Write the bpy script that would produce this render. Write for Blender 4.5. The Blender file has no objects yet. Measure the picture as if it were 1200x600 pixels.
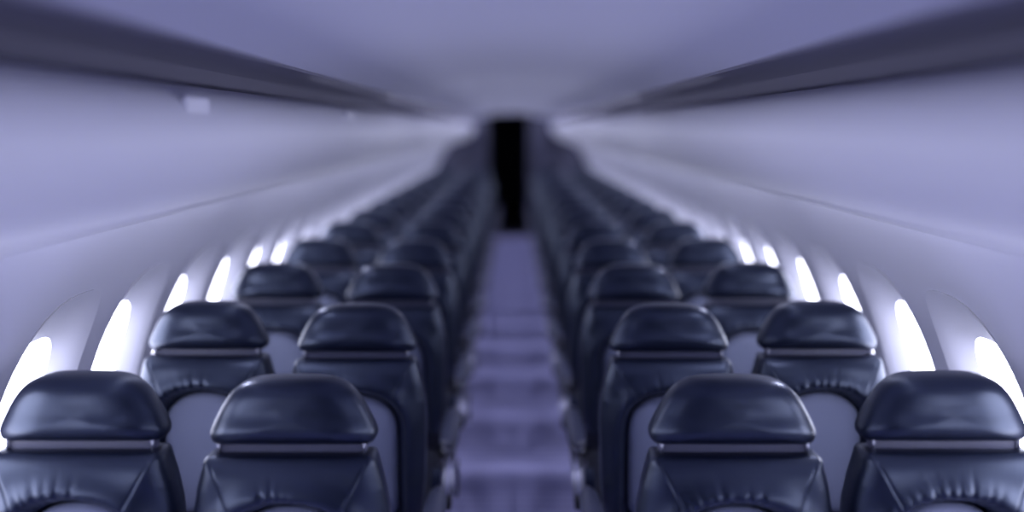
import bpy, bmesh, math, random
import numpy as np
from mathutils import Vector

random.seed(7)
C = bpy.context.scene.collection
SC = bpy.context.scene
PI = math.pi

# ------------------------------------------------------------------ camera, light, exposure
ROW1, PITCH, ROWS = 1.92, 0.80, 14
BACK, FRONT = -1.0, 13.6          # cabin shell from behind the camera to the bulkhead
cam_d = bpy.data.cameras.new('camera')
cam = bpy.data.objects.new('camera', cam_d); C.objects.link(cam)
cam.location = (0, 0, 1.718); cam.rotation_euler = (PI/2, 0, 0)
cam_d.sensor_width = 36; cam_d.lens = 30.4; cam_d.shift_y = -0.125; cam_d.shift_x = -0.001
cam_d.clip_start = 0.02
cam_d.dof.use_dof = True; cam_d.dof.focus_distance = 2.20; cam_d.dof.aperture_fstop = 0.49
SC.camera = cam
SC.view_settings.view_transform = 'Standard'; SC.view_settings.look = 'None'
SC.view_settings.gamma = 1.0; SC.view_settings.use_curve_mapping = False
SC.view_settings.exposure = 0.10
SC.cycles.use_denoising = True
SC.cycles.max_bounces = 8; SC.cycles.diffuse_bounces = 5
w = bpy.data.worlds.new('world'); SC.world = w; w.use_nodes = True
w.node_tree.nodes['Background'].inputs[0].default_value = (0.62, 0.64, 0.95, 1)
w.node_tree.nodes['Background'].inputs[1].default_value = 0.3
DAY = (0.83, 0.84, 1.0)
WINDOW_STRENGTH = 7.5
LAMP_COL = (0.78, 0.79, 1.0)

def area(name, loc, sx, sy, rot, power, col=LAMP_COL, spread=PI):
    d = bpy.data.lights.new(name, 'AREA'); d.shape = 'RECTANGLE'; d.size = sx; d.size_y = sy
    d.energy = power; d.color = col; d.spread = spread
    o = bpy.data.objects.new(name, d); C.objects.link(o); o.location = loc; o.rotation_euler = rot
    return o

# ------------------------------------------------------------------ materials
def mat(name, col, rough=0.5, metal=0.0, spec=0.5, coat=0.0, emit=None, bump=None, mix=None):
    m = bpy.data.materials.new(name); m.use_nodes = True
    nt = m.node_tree; b = nt.nodes['Principled BSDF']
    b.inputs['Base Color'].default_value = (*col, 1); b.inputs['Roughness'].default_value = rough
    b.inputs['Metallic'].default_value = metal; b.inputs['Specular IOR Level'].default_value = spec
    b.inputs['Coat Weight'].default_value = coat; b.inputs['Coat Roughness'].default_value = 0.30
    tc = nt.nodes.new('ShaderNodeTexCoord')
    if emit:
        b.inputs['Emission Color'].default_value = (*emit[0], 1); b.inputs['Emission Strength'].default_value = emit[1]
    if mix:                                              # subtle mottling of the base colour
        n = nt.nodes.new('ShaderNodeTexNoise'); n.inputs['Scale'].default_value = mix[0]; n.inputs['Detail'].default_value = 3
        r = nt.nodes.new('ShaderNodeMix'); r.data_type = 'RGBA'
        r.inputs[6].default_value = (*col, 1); r.inputs[7].default_value = (*mix[1], 1)
        nt.links.new(tc.outputs['Object'], n.inputs['Vector']); nt.links.new(n.outputs['Fac'], r.inputs[0])
        nt.links.new(r.outputs[2], b.inputs['Base Color'])
    if bump:
        n = nt.nodes.new('ShaderNodeTexNoise'); n.inputs['Scale'].default_value = bump[0]; n.inputs['Detail'].default_value = 4
        nt.links.new(tc.outputs['Object'], n.inputs['Vector'])
        bp = nt.nodes.new('ShaderNodeBump'); bp.inputs['Strength'].default_value = bump[1]; bp.inputs['Distance'].default_value = bump[2]
        nt.links.new(n.outputs['Fac'], bp.inputs['Height']); nt.links.new(bp.outputs['Normal'], b.inputs['Normal'])
    return m

def weave(name, col, col2, scale, axis, rough=0.8):
    m = mat(name, col, rough, spec=0.3)
    nt = m.node_tree; b = nt.nodes['Principled BSDF']; tc = nt.nodes['Texture Coordinate']
    wv = nt.nodes.new('ShaderNodeTexWave'); wv.wave_type = 'BANDS'; wv.bands_direction = axis
    wv.inputs['Scale'].default_value = scale; wv.inputs['Distortion'].default_value = 0.4; wv.inputs['Detail'].default_value = 2
    r = nt.nodes.new('ShaderNodeMix'); r.data_type = 'RGBA'
    r.inputs[6].default_value = (*col, 1); r.inputs[7].default_value = (*col2, 1)
    nt.links.new(tc.outputs['Object'], wv.inputs['Vector']); nt.links.new(wv.outputs['Fac'], r.inputs[0])
    nt.links.new(r.outputs[2], b.inputs['Base Color'])
    bp = nt.nodes.new('ShaderNodeBump'); bp.inputs['Strength'].default_value = 0.3; bp.inputs['Distance'].default_value = 0.002
    nt.links.new(wv.outputs['Fac'], bp.inputs['Height']); nt.links.new(bp.outputs['Normal'], b.inputs['Normal'])
    return m

M = {}
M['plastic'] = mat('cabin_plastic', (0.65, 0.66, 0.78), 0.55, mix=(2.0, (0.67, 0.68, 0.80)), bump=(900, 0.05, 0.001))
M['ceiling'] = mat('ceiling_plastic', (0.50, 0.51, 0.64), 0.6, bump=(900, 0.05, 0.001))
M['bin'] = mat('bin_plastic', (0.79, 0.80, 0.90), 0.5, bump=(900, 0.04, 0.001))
M['cove_shade'] = mat('cove_shade_plastic', (0.13, 0.13, 0.19), 0.7)  # plastic of the recessed cove, coloured dark to carry its shade
M['leather'] = mat('navy_leather', (0.005, 0.0065, 0.016), 0.36, spec=0.62, coat=0.32, bump=(420, 0.12, 0.0012), mix=(9, (0.007, 0.009, 0.020)))
M['leather'].node_tree.nodes['Principled BSDF'].inputs['Specular Tint'].default_value = (0.50, 0.64, 1.0, 1)
M['leather'].node_tree.nodes['Principled BSDF'].inputs['Coat Tint'].default_value = (0.75, 0.84, 1.0, 1)
M['panel'] = weave('grey_panel_cloth', (0.21, 0.235, 0.36), (0.17, 0.195, 0.31), 60, 'Z', 0.6)
M['bracket'] = mat('grey_bracket', (0.07, 0.075, 0.13), 0.4, bump=(300, 0.05, 0.001))
M['black'] = mat('black_plastic', (0.010, 0.010, 0.016), 0.5)
M['metal'] = mat('brushed_metal', (0.26, 0.27, 0.35), 0.32, metal=1.0, bump=(200, 0.05, 0.0005))
M['armpad'] = mat('armrest_pad', (0.05, 0.056, 0.10), 0.38, spec=0.5, bump=(400, 0.08, 0.001))
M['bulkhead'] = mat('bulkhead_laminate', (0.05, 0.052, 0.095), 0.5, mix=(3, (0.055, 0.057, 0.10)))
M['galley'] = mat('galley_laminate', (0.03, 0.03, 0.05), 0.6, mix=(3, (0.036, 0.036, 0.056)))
M['pane'] = mat('lit_window_pane', (0.8, 0.8, 0.9), 0.2, emit=(DAY, WINDOW_STRENGTH))
M['carpet'] = weave('ribbed_carpet', (0.42, 0.42, 0.70), (0.30, 0.30, 0.56), 4.8, 'Y', 0.95)
M['cloth'] = mat('cushion_leather', (0.008, 0.010, 0.022), 0.45, bump=(300, 0.1, 0.001))

# ------------------------------------------------------------------ helpers
def obj(name, verts, faces, material, parent=None, smooth=True, loc=None):
    me = bpy.data.meshes.new(name); me.from_pydata([tuple(map(float, v)) for v in verts], [], faces); me.update()
    bm = bmesh.new(); bm.from_mesh(me); bmesh.ops.recalc_face_normals(bm, faces=bm.faces[:]); bm.to_mesh(me); bm.free()
    if smooth: me.polygons.foreach_set('use_smooth', [True]*len(me.polygons))
    me.materials.append(material)
    o = bpy.data.objects.new(name, me); C.objects.link(o)
    if parent: o.parent = parent
    if loc: o.location = loc
    return o

def bmobj(name, bm, material, parent=None, smooth=False):
    bmesh.ops.recalc_face_normals(bm, faces=bm.faces[:])
    me = bpy.data.meshes.new(name); bm.to_mesh(me); bm.free()
    if smooth: me.polygons.foreach_set('use_smooth', [True]*len(me.polygons))
    me.materials.append(material)
    o = bpy.data.objects.new(name, me); C.objects.link(o)
    if parent: o.parent = parent
    return o

def add_box(bm, c, s, bevel=0.0, seg=3, rx=0.0):
    t = bmesh.new(); bmesh.ops.create_cube(t, size=1.0)
    for v in t.verts: v.co = Vector((v.co.x*s[0], v.co.y*s[1], v.co.z*s[2]))
    if bevel: bmesh.ops.bevel(t, geom=t.edges[:], offset=bevel, segments=seg, profile=0.5, affect='EDGES')
    ca, sa = math.cos(rx), math.sin(rx)
    vs = [bm.verts.new((v.co.x+c[0], v.co.y*ca-v.co.z*sa+c[1], v.co.y*sa+v.co.z*ca+c[2])) for v in t.verts]
    t.verts.index_update()
    for f in t.faces: bm.faces.new([vs[v.index] for v in f.verts])
    t.free()

def add_tube(bm, pts, r, n=12):
    pts = [Vector(p) for p in pts]; rings = []
    for i, p in enumerate(pts):
        d = (pts[min(i+1, len(pts)-1)] - pts[max(i-1, 0)]).normalized()
        u = d.cross(Vector((0, 0, 1)) if abs(d.z) < 0.9 else Vector((1, 0, 0))).normalized(); v = d.cross(u)
        rings.append([bm.verts.new(p + u*math.cos(a)*r + v*math.sin(a)*r) for a in [2*PI*k/n for k in range(n)]])
    for a, b in zip(rings, rings[1:]):
        for k in range(n): bm.faces.new([a[k], a[(k+1) % n], b[(k+1) % n], b[k]])
    bm.faces.new(rings[0]); bm.faces.new(rings[-1][::-1])

def empty(name, loc, label, cat, group=None):
    o = bpy.data.objects.new(name, None); C.objects.link(o); o.location = loc; o.empty_display_size = 0.1
    o['label'] = label; o['category'] = cat
    if group: o['group'] = group
    return o

def structure(o): o['kind'] = 'structure'; return o

def extrude_profile(name, prof, y0, y1, material, thick, parent=None, ny=1, outward=None):
    """a sheet that follows the (x, z) profile from y0 to y1, thickened along its normals"""
    P = [np.array(p, float) for p in prof]; n = len(P); N = []
    for i in range(n):
        d = P[min(i+1, n-1)] - P[max(i-1, 0)]; d /= np.linalg.norm(d); N.append(np.array([-d[1], d[0]]))
    Q = [p + k*thick for p, k in zip(P, N)]
    loop = P + Q[::-1]; m = len(loop); V = []; F = []
    for j in range(ny+1):
        y = y0 + (y1-y0)*j/ny
        V += [(p[0], y, p[1]) for p in loop]
    for j in range(ny):
        for i in range(m):
            a, b = j*m+i, j*m+(i+1) % m
            F.append((a, b, b+m, a+m))
    for i in range(n-1):
        F.append((i, i+1, m-2-i, m-1-i)); o_ = ny*m
        F.append((o_+i, o_+m-1-i, o_+m-2-i, o_+i+1))
    o = obj(name, V, F, material, parent)
    mod = o.modifiers.new('edges', 'EDGE_SPLIT'); mod.split_angle = math.radians(35)
    return o

def interp(xs, ys, x):
    return float(np.interp(x, xs, ys))

# ------------------------------------------------------------------ cabin shell
WR, WH = 1.28, 0.65                                     # sidewall arc: radius and height of its centre
def wall_x(h): return math.sqrt(max(WR*WR - (h-WH)**2, 0.01))

fl = [(-1.16, BACK-.1, 0), (1.16, BACK-.1, 0), (1.16, 18.0, 0), (-1.16, 18.0, 0)]
bm = bmesh.new(); add_box(bm, (0, (18.0+BACK-.1)/2, -0.03), (2.4, 18.0-BACK+.1, 0.06))
structure(bmobj('floor', bm, M['carpet']))

WIN_Y0, WIN_P = 2.22, 0.475
WIN = [WIN_Y0 + WIN_P*k for k in range(-6, 24)]
WIN = [y for y in WIN if -0.8 < y < FRONT-0.25]
H_LO, H_HI = 0.62, 1.42                                  # wall tile that holds a window opening
def arc_h(t): return t
def wall_pt(side, y, h, inset=0.0):
    x = wall_x(h); nx, nz = x/WR, (h-WH)/WR
    return (side*(x + inset*nx), y, h + inset*nz)

def rrect(a, hw, hh, p=4.0):
    c, s = math.cos(a), math.sin(a)
    r = (abs(c/hw)**p + abs(s/hh)**p)**(-1.0/p)
    return r*c, r*s
NR = 48
ANG = [2*PI*(k+0.5)/NR for k in range(NR)]
HC = 0.98                                                # window centre height
def build_wall(side, name):
    V, F = [], []
    def quad_strip(y0, y1, h0, h1, n):
        b = len(V)
        for i in range(n+1):
            h = h0 + (h1-h0)*i/n
            V.append(wall_pt(side, y0, h)); V.append(wall_pt(side, y1, h))
        for i in range(n): F.append((b+2*i, b+2*i+1, b+2*i+3, b+2*i+2))
    quad_strip(BACK, FRONT, -0.03, H_LO, 8)
    quad_strip(BACK, FRONT, H_HI, 1.492, 3)
    edges = [WIN[0]-WIN_P/2] + [y+WIN_P/2 for y in WIN]
    quad_strip(BACK, edges[0], H_LO, H_HI, 10); quad_strip(edges[-1], FRONT, H_LO, H_HI, 10)
    for yc in WIN:
        b = len(V); RG = 6
        for k in range(RG+1):
            f = k/RG
            for a in ANG:
                ix, iz = rrect(a, 0.185, 0.315, 3.2)
                c, s = math.cos(a), math.sin(a)
                q = min(WIN_P/2/abs(c) if c else 9, ((H_HI-HC) if s > 0 else (HC-H_LO))/abs(s) if s else 9)
                ox, oz = q*c, q*s
                V.append(wall_pt(side, yc+ix+(ox-ix)*f, HC+iz+(oz-iz)*f))
        for k in range(RG):
            for i in range(NR):
                F.append((b+k*NR+i, b+k*NR+(i+1) % NR, b+(k+1)*NR+(i+1) % NR, b+(k+1)*NR+i))
        # corner triangles of the tile
        for sy, sz in ((1, 1), (-1, 1), (-1, -1), (1, -1)):
            hc = H_HI if sz > 0 else H_LO
            ca = math.atan2((hc-HC), sy*WIN_P/2) % (2*PI)
            i0 = int((ca/(2*PI)*NR) - 0.5) % NR
            V.append(wall_pt(side, yc+sy*WIN_P/2, hc))
            F.append((b+RG*NR+i0, len(V)-1, b+RG*NR+(i0+1) % NR))
    return structure(obj(name, V, F, M['plastic']))
build_wall(-1, 'wall_left'); build_wall(1, 'wall_right')

wn = 0
def build_window(side, yc, n):
    """moulded reveal that funnels out to the glowing pane"""
    V, F = [], []; RG = 6
    for k in range(RG+1):
        f = k/RG
        for a in ANG:
            ox, oz = rrect(a, 0.187, 0.317, 3.2); ix, iz = rrect(a, 0.134, 0.180, 3.2); iz -= 0.012
            g = f**0.8
            V.append(wall_pt(side, yc+ox+(ix-ox)*g, HC+oz+(iz-oz)*g, -0.004+0.060*f))
    for k in range(RG):
        for i in range(NR):
            F.append((k*NR+i, k*NR+(i+1) % NR, (k+1)*NR+(i+1) % NR, (k+1)*NR+i))
    o = structure(obj('window_%d' % n, V, F, M['plastic']))
    V = [wall_pt(side, yc+x, HC+z-0.012, 0.055) for x, z in (rrect(a, 0.135, 0.181, 3.2) for a in ANG)]
    V.append(wall_pt(side, yc, HC, 0.055))
    p = obj('pane', V, [(i, (i+1) % NR, NR) for i in range(NR)], M['pane'], o)
    return o
for yc in WIN:
    for s in (-1, 1):
        wn += 1; build_window(s, yc, wn)

# ceiling: shallow vault that hangs just inside the bins, with slots at its edges, their shade put into the colour
cp = [(float(x), 1.866 + 0.082*(1-(x/0.54)**2)) for x in np.linspace(-0.54, 0.54, 33)]
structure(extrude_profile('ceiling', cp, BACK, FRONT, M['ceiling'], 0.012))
for s, nm in ((-1, 'left'), (1, 'right')):
    sp = [(0.535, 1.870), (0.60, 1.885), (0.70, 1.882), (0.735, 1.86), (0.74, 1.82), (0.74, 1.66), (0.80, 1.58), (0.92, 1.55), (1.02, 1.490)]
    sp = [(s*x, z) for x, z in (sp if s < 0 else sp[::-1])]
    structure(extrude_profile('trim_%s' % ('1' if s < 0 else '2'), sp, BACK, FRONT, M['cove_shade'], 0.01))

# bulkhead with doorway, dark galley beyond
DX0, DX1, DH = -0.39, 0.24, 1.935
bm = bmesh.new()
add_box(bm, ((-1.3+DX0)/2, FRONT+0.03, 1.0), (DX0+1.3, 0.06, 2.1))
add_box(bm, ((1.3+DX1)/2, FRONT+0.03, 1.0), (1.3-DX1, 0.06, 2.1))
add_box(bm, ((DX0+DX1)/2, FRONT+0.03, (DH+2.05)/2), (DX1-DX0, 0.06, 2.05-DH))
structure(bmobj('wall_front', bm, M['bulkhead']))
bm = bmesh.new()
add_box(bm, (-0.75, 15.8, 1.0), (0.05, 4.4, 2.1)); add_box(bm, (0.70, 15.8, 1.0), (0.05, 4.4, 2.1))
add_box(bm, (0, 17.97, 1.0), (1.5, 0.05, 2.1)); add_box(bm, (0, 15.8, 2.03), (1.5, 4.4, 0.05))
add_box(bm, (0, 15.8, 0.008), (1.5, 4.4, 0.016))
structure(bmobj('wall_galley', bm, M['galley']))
bm = bmesh.new()
for x in (DX0-0.02, DX1+0.02): add_box(bm, (x, FRONT-0.01, DH/2), (0.045, 0.05, DH), 0.008, 2)
add_box(bm, ((DX0+DX1)/2, FRONT-0.01, DH+0.02), (DX1-DX0+0.085, 0.05, 0.045), 0.008, 2)
structure(bmobj('trim_3', bm, M['bulkhead']))
bm = bmesh.new(); add_box(bm, (0, BACK-0.03, 1.0), (2.7, 0.06, 2.1)); structure(bmobj('wall_back', bm, M['galley']))

# ------------------------------------------------------------------ overhead bins
ORD = ['nearest', 'second', 'third', 'fourth', 'fifth', 'sixth', 'seventh', 'eighth', 'ninth', 'tenth', 'eleventh', 'twelfth', 'thirteenth', 'fourteenth']
face = [(0.725, 1.800), (0.690, 1.793), (0.652, 1.774), (0.628, 1.745), (0.616, 1.71), (0.620, 1.68), (0.645, 1.635), (0.690, 1.59), (0.745, 1.56), (0.795, 1.543), (0.816, 1.526)]
def smooth_profile(p, n):
    p = np.array(p); d = np.concatenate([[0], np.cumsum(np.linalg.norm(np.diff(p, axis=0), axis=1))])
    t = np.linspace(0, d[-1], n); return list(zip(np.interp(t, d, p[:, 0]), np.interp(t, d, p[:, 1])))
def chaikin(p, k=2):
    for _ in range(k):
        q = [p[0]]
        for a, b in zip(p, p[1:]):
            q += [(a[0]*.75+b[0]*.25, a[1]*.75+b[1]*.25), (a[0]*.25+b[0]*.75, a[1]*.25+b[1]*.75)]
        p = q + [p[-1]]
    return p
facep = chaikin(face, 2)
BIN_L = 1.6
bin_y = [0.9 + BIN_L*k for k in range(-2, 8)]
def make_bin(s, y0, y1, label, grp):
    t = empty('overhead_bin', (0, 0, 0), label, 'luggage bin', grp)
    f = [(s*x, z) for x, z in facep]
    if s > 0: f = f[::-1]
    extrude_profile('door', f, y0+0.0007, y1-0.0007, M['bin'], 0.012 , t)
    under = [(0.80, 1.548), (0.86, 1.535), (0.95, 1.50), (1.02, 1.462)]
    u = [(s*x, z) for x, z in under]
    if s > 0: u = u[::-1]
    extrude_profile('service_panel', u, y0+0.0007, y1-0.0007, M['bin'], 0.012, t)
    bm = bmesh.new(); add_box(bm, (s*0.626, (y0+y1)/2, 1.750), (0.018, 0.12, 0.06), 0.006, 3)
    if s < 0: bmobj('latch', bm, M['bin'], t)
    else: bm.free()
    return t
nb = 0
for s, nm in ((-1, 'left'), (1, 'right')):
    k = 0
    for y0 in bin_y:
        y1 = min(y0+BIN_L, FRONT)
        if y1 < 0.5 or y1-y0 < 0.3: continue
        make_bin(s, y0, y1, 'pale smooth overhead luggage bin above the %s seats, %s from the camera' % (nm, ORD[k]), 'overhead luggage bins')
        k += 1

# ------------------------------------------------------------------ seats
LEAN = 0.09
def lean_y(h): return LEAN*(1.06-h)

HT = 0.990                                               # top of backrest
def half_w(h):
    base = interp([0.44, 0.50, 0.60, 0.80, 0.86, 0.92, 0.965, HT], [0.196, 0.208, 0.216, 0.221, 0.218, 0.207, 0.195, 0.189], h)
    t = HT-h
    if t < 0.016: base -= 0.016*(1-math.sqrt(max(0, 1-(1-t/0.016)**2)))*0.9
    return base
AW, AT = 0.137, 0.880                                    # arched opening: half width and top
def arch_t(x, h):
    """signed distance-like value: positive outside the arched opening"""
    hc = AT-0.125
    if h > hc: r = ((abs(x)/AW)**2.3 + ((h-hc)/0.125)**2.3)**(1/2.3)
    else: r = abs(x)/AW
    return (r-1)*0.13
def smooth(a, b, x):
    t = min(max((x-a)/(b-a), 0), 1); return t*t*(3-2*t)

def backrest_mesh(name, seed, wr):
    rnd = random.Random(seed)
    nu, nv = 198, 180
    hs = [HT - 0.002*((i/10)**2)*10/2 for i in range(11)]
    hs = [HT-0.03*(1-math.cos(i/12*PI/2)) for i in range(13)] + list(np.linspace(HT-0.034, 0.47, nv-13))
    us = np.linspace(-1, 1, nu+1)
    us = np.sign(us)*(1-(1-np.abs(us))**1.25)
    V, F = [], []
    c0 = rnd.uniform(-0.25, 0.05)
    folds = [(c0+0.105*(k-wr/2)+rnd.uniform(-0.03, 0.03), rnd.uniform(0.026, 0.042), rnd.uniform(0.5, 1.0), rnd.uniform(0.026, 0.046)) for k in range(wr)]
    for h in hs:
        w_ = half_w(h)
        for u in us:
            x = u*w_; e = min(w_-abs(x), (HT-h)*0.9+0.002)
            t = arch_t(x, h)
            er = min(1, max(e, 0)/0.075)
            edge = math.sqrt(max(0, 1-(1-er)**2))
            d = 0.050*edge
            d += 0.015*math.exp(-((t-0.035)/0.03)**2)*edge
            roll = smooth(-0.004, 0.034, t)
            d = d*math.sqrt(roll) if roll < 1 else d
            if t < 0: d = -0.022*smooth(0, -0.012, t)*1.0 if False else -0.022*min(1, -t/0.008)
            # gathers in the leather round the top of the arch
            if t > 0.002 and h > AT-0.10:
                ang = math.atan2(x, h-(AT-0.16))
                for a0, wd, am, ln in folds:
                    dd = (ang-a0)/wd
                    if abs(dd) < 3:
                        d -= 0.0115*am*math.exp(-dd*dd)*smooth(0.0, 0.008, t)*math.exp(-(t/ln)**2)
            # side gathers lower down along the bolsters
            elif t > 0.002 and h > 0.66:
                q = (h*60 + 7*abs(x)); d -= 0.0016*(0.5+0.5*math.sin(q*1.7+seed))*math.exp(-(t/0.02)**2)
            # diagonal seam with a line of piping from shoulder towards the arch corner
            for sx in (-1, 1):
                ax, ah, bx, bh = sx*0.168, 0.972, sx*0.106, 0.852
                px, ph = x-ax, h-ah; vx, vh = bx-ax, bh-ah; L = math.hypot(vx, vh)
                s_ = (px*vx+ph*vh)/L; n_ = (px*vh-ph*vx)/L
                if -0.004 < s_ < L:
                    d -= 0.0024*math.exp(-(n_/0.0024)**2)
            V.append((x, lean_y(h)-d, h))
    m = nu+1; n = len(hs)
    for j in range(n-1):
        for i in range(nu): F.append((j*m+i, j*m+i+1, (j+1)*m+i+1, (j+1)*m+i))
    b = len(V)                                           # front face
    for h in hs:
        w_ = half_w(h)
        for u in us[::6]:
            x = u*w_; e = min(w_-abs(x), (HT-h)*0.9+0.002); er = min(1, max(e, 0)/0.04)
            V.append((x, lean_y(h)+0.035+0.05*math.sqrt(max(0, 1-(1-er)**2)), h))
    m2 = len(us[::6])
    for j in range(n-1):
        for i in range(m2-1): F.append((b+j*m2+i, b+(j+1)*m2+i, b+(j+1)*m2+i+1, b+j*m2+i+1))
        F.append((j*m, (j+1)*m, b+(j+1)*m2, b+j*m2))
        F.append((j*m+nu, b+j*m2+m2-1, b+(j+1)*m2+m2-1, (j+1)*m+nu))
    for i in range(m2-1):
        top = [i*6+q for q in range(7)]
        F.append(tuple(top) + (b+i+1, b+i))
        o_ = (n-1)*m; F.append(tuple(o_+q for q in top[::-1]) + (b+(n-1)*m2+i, b+(n-1)*m2+i+1))
    return V, F

def panel_mesh():
    V, F = [], []; n = 40; rings = 14
    pw, pt = AW-0.008, AT-0.008
    out = []
    hc = pt-0.120; hb = 0.485
    for k in range(n+1):
        a = PI*k/n; c, s = math.cos(a), math.sin(a)
        r = (abs(c/pw)**2.3+abs(s/0.120)**2.3)**(-1/2.3); out.append((r*c, hc+r*s))
    left = [(-pw, hc-(hc-hb-0.02)*i/12) for i in range(1, 13)]
    bot = [(-pw+0.02, hb)] + [(-pw+0.02+(2*pw-0.04)*i/12, hb) for i in range(1, 13)]
    right = [(pw, hb+0.02+(hc-hb-0.02)*i/12) for i in range(0, 12)]
    out += left+bot+right
    cx, ch = 0, 0.68; m = len(out)
    for k in range(rings):
        f = 1-k/rings
        bulge = 0.012+0.016*math.sqrt(1-f**4)
        for x, h in out:
            X, H = cx+(x-cx)*f, ch+(h-ch)*f
            V.append((X, lean_y(H)-bulge, H))
    V.append((0, lean_y(ch)-0.028, ch))
    for k in range(rings-1):
        for i in range(m): F.append((k*m+i, k*m+(i+1) % m, (k+1)*m+(i+1) % m, (k+1)*m+i))
    for i in range(m): F.append(((rings-1)*m+i, (rings-1)*m+(i+1) % m, len(V)-1))
    b = len(V)
    for x, h in out: V.append((x, lean_y(h)+0.022, h))
    for i in range(m): F.append((i, b+i, b+(i+1) % m, (i+1) % m))
    F.append(tuple(range(b, b+m)))
    return V, F

HO = [(0, 1.1575), (0.040, 1.1572), (0.075, 1.1550), (0.100, 1.1495), (0.122, 1.1385), (0.140, 1.122), (0.156, 1.100), (0.171, 1.072), (0.184, 1.045), (0.1885, 1.032),
      (0.1875, 1.019), (0.180, 1.0085), (0.166, 1.0055), (0.120, 1.0055), (0.06, 1.005), (0, 1.005)]
def headrest_mesh():
    p = HO + [(-x, z) for x, z in HO[-2:0:-1]]
    pc = p[:]                                             # closed Chaikin
    for _ in range(2):
        q = []
        for a, b in zip(pc, pc[1:]+pc[:1]):
            q += [(a[0]*.75+b[0]*.25, a[1]*.75+b[1]*.25), (a[0]*.25+b[0]*.75, a[1]*.25+b[1]*.75)]
        pc = q
    m = len(pc); c = (0, 1.075); V, F = [], []
    K = 26; D = 0.052
    prof = []
    for k in range(K+1):
        a = PI*k/K; n_ = 2.0/3.0
        rho = abs(math.sin(a))**n_; y = -math.copysign(abs(math.cos(a))**n_, math.cos(a))
        prof.append((rho, y))
    V.append((c[0], lean_y(c[1])-D-0.0, c[1]))
    for rho, y in prof[1:-1]:
        for x, z in pc:
            X, Z = c[0]+(x-c[0])*rho, c[1]+(z-c[1])*rho
            seam = -0.0035*math.exp(-((rho-0.86)/0.014)**2) if y < 0 else 0.0
            low = 0.014*math.exp(-((Z-1.045)/0.030)**2)*(1-rho**4) if y < 0 else 0
            V.append((X, lean_y(1.075)+0.8*(lean_y(Z)-lean_y(1.075)) + 0.045 + y*D*1.15 - low - seam, Z))
    V[0] = (0, lean_y(1.075)+0.045-D*1.15-0.008, 1.075)
    R = len(prof)-2
    V.append((0, lean_y(1.075)+0.045+D*1.15, 1.075))
    for i in range(m):
        F.append((0, 1+(i+1) % m, 1+i))
        for k in range(R-1): F.append((1+k*m+i, 1+k*m+(i+1) % m, 1+(k+1)*m+(i+1) % m, 1+(k+1)*m+i))
        F.append((1+(R-1)*m+i, 1+(R-1)*m+(i+1) % m, len(V)-1))
    return V, F

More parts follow.
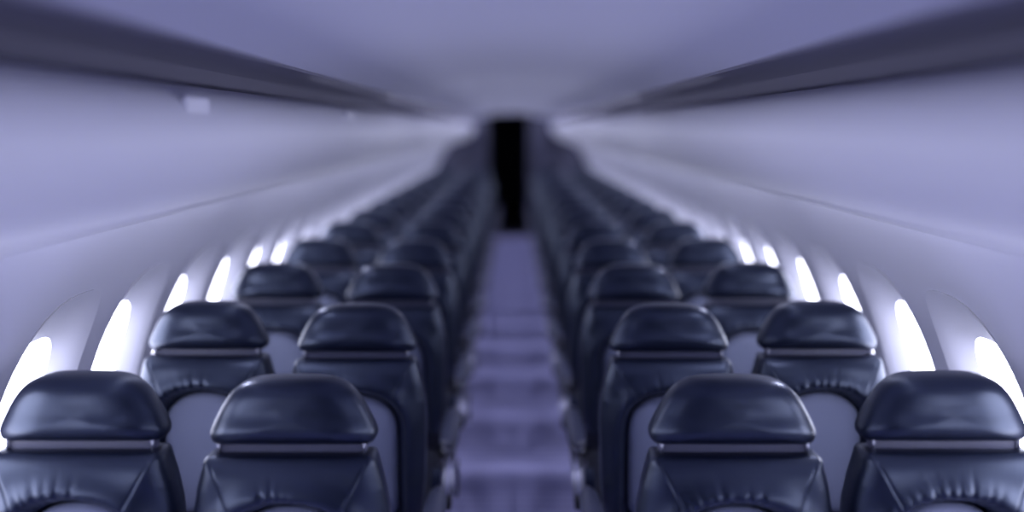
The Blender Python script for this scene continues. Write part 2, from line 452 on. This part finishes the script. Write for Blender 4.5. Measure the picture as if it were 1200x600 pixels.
def make_seat(aisle_side, seed, nfold, bracket_knob):
    """aisle_side: 0 for a window seat, -1 / +1 for the side (local x) that carries the aisle armrest"""
    t = empty('airline_seat', (0, 0, 0), 'seat', 'seat', 'leather airline seats')
    V, F = backrest_mesh('backrest', seed, nfold); back = obj('backrest', V, F, M['leather'], t)
    V, F = panel_mesh(); obj('back_panel', V, F, M['panel'], t)['label'] = 'grey arched back panel'
    V, F = headrest_mesh(); obj('headrest', V, F, M['leather'], t)
    bm = bmesh.new(); add_box(bm, (0, lean_y(1.0)+0.030, 0.998), (0.335, 0.026, 0.07), 0.006, 2)
    hb = bmobj('headrest_bracket', bm, M['bracket'], t); hb['label'] = 'grey strip under the headrest'
    for sx in (-1, 1):
        bm = bmesh.new(); add_tube(bm, [(sx*0.163, lean_y(1.0)+0.012, 0.972), (sx*0.163, lean_y(1.0)+0.010, 1.03)], 0.0030, 10)
        bmobj('post', bm, M['metal'], hb, True)
    bm = bmesh.new(); add_box(bm, (0, 0.42, 0.405), (0.43, 0.52, 0.13), 0.045, 4)
    bmobj('seat_cushion', bm, M['cloth'], t, True)
    bm = bmesh.new(); add_box(bm, (0, 0.40, 0.315), (0.42, 0.46, 0.055), 0.012, 2)
    bmobj('seat_frame', bm, M['black'], t)
    for yy in (0.24, 0.58):
        bm = bmesh.new(); add_tube(bm, [(-0.08, yy, 0.30), (-0.09, yy+(0.03 if yy < 0.4 else -0.0), 0.02)], 0.014)
        add_tube(bm, [(0.08, yy, 0.30), (0.09, yy+(0.03 if yy < 0.4 else -0.0), 0.02)], 0.014)
        add_box(bm, (0, yy+0.015, 0.012), (0.24, 0.06, 0.024), 0.006, 2)
        bmobj('leg', bm, M['metal'], t, False)
    if aisle_side:
        s = aisle_side
        # armrest: pivot housing low by the seat back, chrome rails rising to a leather pad
        ax = s*0.257
        bm = bmesh.new()
        pts = [(0.0, 0.46, 0.008), (0.0, 0.475, 0.026), (0.0, 0.52, 0.034), (0.0, 0.62, 0.036), (0.0, 0.74, 0.034), (0.0, 0.82, 0.030), (0.0, 0.865, 0.014)]
        n = 18; rings = []
        for _, y, r in pts:
            z0 = 0.545 + 0.01*smooth(0.46, 0.7, y)
            rings.append([bm.verts.new((ax+math.cos(a)*r, y, z0+math.sin(a)*min(r, 0.022)*0.95)) for a in [2*PI*k/n for k in range(n)]])
        for a, b in zip(rings, rings[1:]):
            for k in range(n): bm.faces.new([a[k], a[(k+1) % n], b[(k+1) % n], b[k]])
        bm.faces.new(rings[0]); bm.faces.new(rings[-1][::-1])
        ar = bmobj('armrest', bm, M['armpad'], t, True)
        bm = bmesh.new()                                 # bright tip under the pad's near end
        add_tube(bm, [(ax+0.022*math.cos(a), 0.482-0.024*math.sin(a), 0.531) for a in np.linspace(0.15, PI-0.15, 12)], 0.005, 8)
        bmobj('end_trim', bm, M['metal'], ar, True)
        for off in (0.012, 0.034):
            bm = bmesh.new(); x = ax + s*off - s*0.012
            add_tube(bm, [(x, 0.66, 0.530), (x, 0.50, 0.522), (x, 0.44, 0.508), (x, 0.27, 0.445)], 0.0065, 10)
            bmobj('rail', bm, M['metal'], ar, True)
        bm = bmesh.new(); add_box(bm, (ax+s*0.011, 0.255, 0.430), (0.034, 0.05, 0.040), 0.008, 2)
        bmobj('foot_block', bm, M['black'], ar)
        bm = bmesh.new()
        add_tube(bm, [(ax-s*0.036, 0.235, 0.515), (ax-s*0.004, 0.235, 0.515)], 0.040, 22)
        add_box(bm, (ax-s*0.022, 0.25, 0.46), (0.028, 0.07, 0.10), 0.008, 2)
        bmobj('pivot_housing', bm, M['leather'], t, False)
        bm = bmesh.new(); add_box(bm, (s*0.226, 0.43, 0.36), (0.012, 0.50, 0.14), 0.004, 2)
        bmobj('side_panel', bm, M['black'], t)
        if bracket_knob:
            bm = bmesh.new(); add_box(bm, (ax+s*0.040, 0.40, 0.455), (0.010, 0.09, 0.11), 0.004, 2)
            br = bmobj('side_bracket', bm, M['bracket'], t)
            bm = bmesh.new(); add_tube(bm, [(ax+s*0.030, 0.348, 0.43), (ax+s*0.030, 0.340, 0.43)], 0.011, 16)
            bmobj('knob', bm, M['metal'], br, True)
    return t

def copy_tree(o, parent=None):
    c = o.copy(); C.objects.link(c)
    if parent: c.parent = parent
    for ch in list(o.children): copy_tree(ch, c)
    return c

X_AISLE, X_WIN = 0.496, 0.970
first = {'left window': 'leftmost seat of the front row, its dark navy leather catching bright window light',
         'left aisle': 'dark navy leather aisle seat of the front row, left of the aisle',
         'right aisle': 'dark navy leather aisle seat of the front row, right of the aisle',
         'right window': 'rightmost seat of the front row, dark navy leather, beside the right windows'}
words = ['nearest', 'second', 'third', 'fourth', 'fifth', 'sixth', 'seventh', 'eighth', 'ninth', 'tenth', 'eleventh', 'twelfth', 'thirteenth', 'fourteenth']
spots = [('left window', -X_WIN, make_seat(0, 3, 7, False)), ('left aisle', -X_AISLE, make_seat(1, 5, 4, True)),
         ('right aisle', X_AISLE, make_seat(-1, 11, 8, False)), ('right window', X_WIN, make_seat(0, 17, 12, False))]
for key, x, proto in spots:
    side, kind = key.split()
    for r in range(ROWS):
        o = proto if r == 0 else copy_tree(proto)
        o.location = (x, ROW1 + PITCH*r, 0.008 if kind == 'window' else 0.0)
        if r == 0: o['label'] = first[key]
        else: o['label'] = 'dark leather %s seat left of the aisle, %s row from the camera' % (kind, words[r]) if side == 'left' else \
                           'dark leather %s seat right of the aisle, %s row from the camera' % (kind, words[r])

# ------------------------------------------------------------------ lamps
for s in (-1, 1):
    for k in range(7):                                   # unseen fill strips added in the coves to brighten the far ceiling
        area('cove_fill', (s*0.66, 3.5+1.6*k, 1.832), 0.04, 1.5, (0, PI - s*math.radians(78), 0), 0.15+0.55*k)
    for k in range(9):                                   # wall-wash strips behind the lower lip of the bins
        area('wall_wash_lamp', (s*0.845, 0.9+1.5*k, 1.515), 0.03, 1.4, (0, s*math.radians(-40), 0), 0.9)
    for r in range(ROWS):                                # reading lamps in the service panels, one per row
        d = bpy.data.lights.new('reading_lamp', 'SPOT'); d.energy = 15; d.color = LAMP_COL; d.spot_size = math.radians(100); d.spot_blend = 0.6; d.shadow_soft_size = 0.035
        o = bpy.data.objects.new('reading_lamp', d); C.objects.link(o); o.location = (s*0.95, ROW1+PITCH*r+0.36, 1.48)
        v = Vector((-s*0.95, 0.0, -1.48)); o.rotation_euler = v.to_track_quat('-Z', 'Y').to_euler()
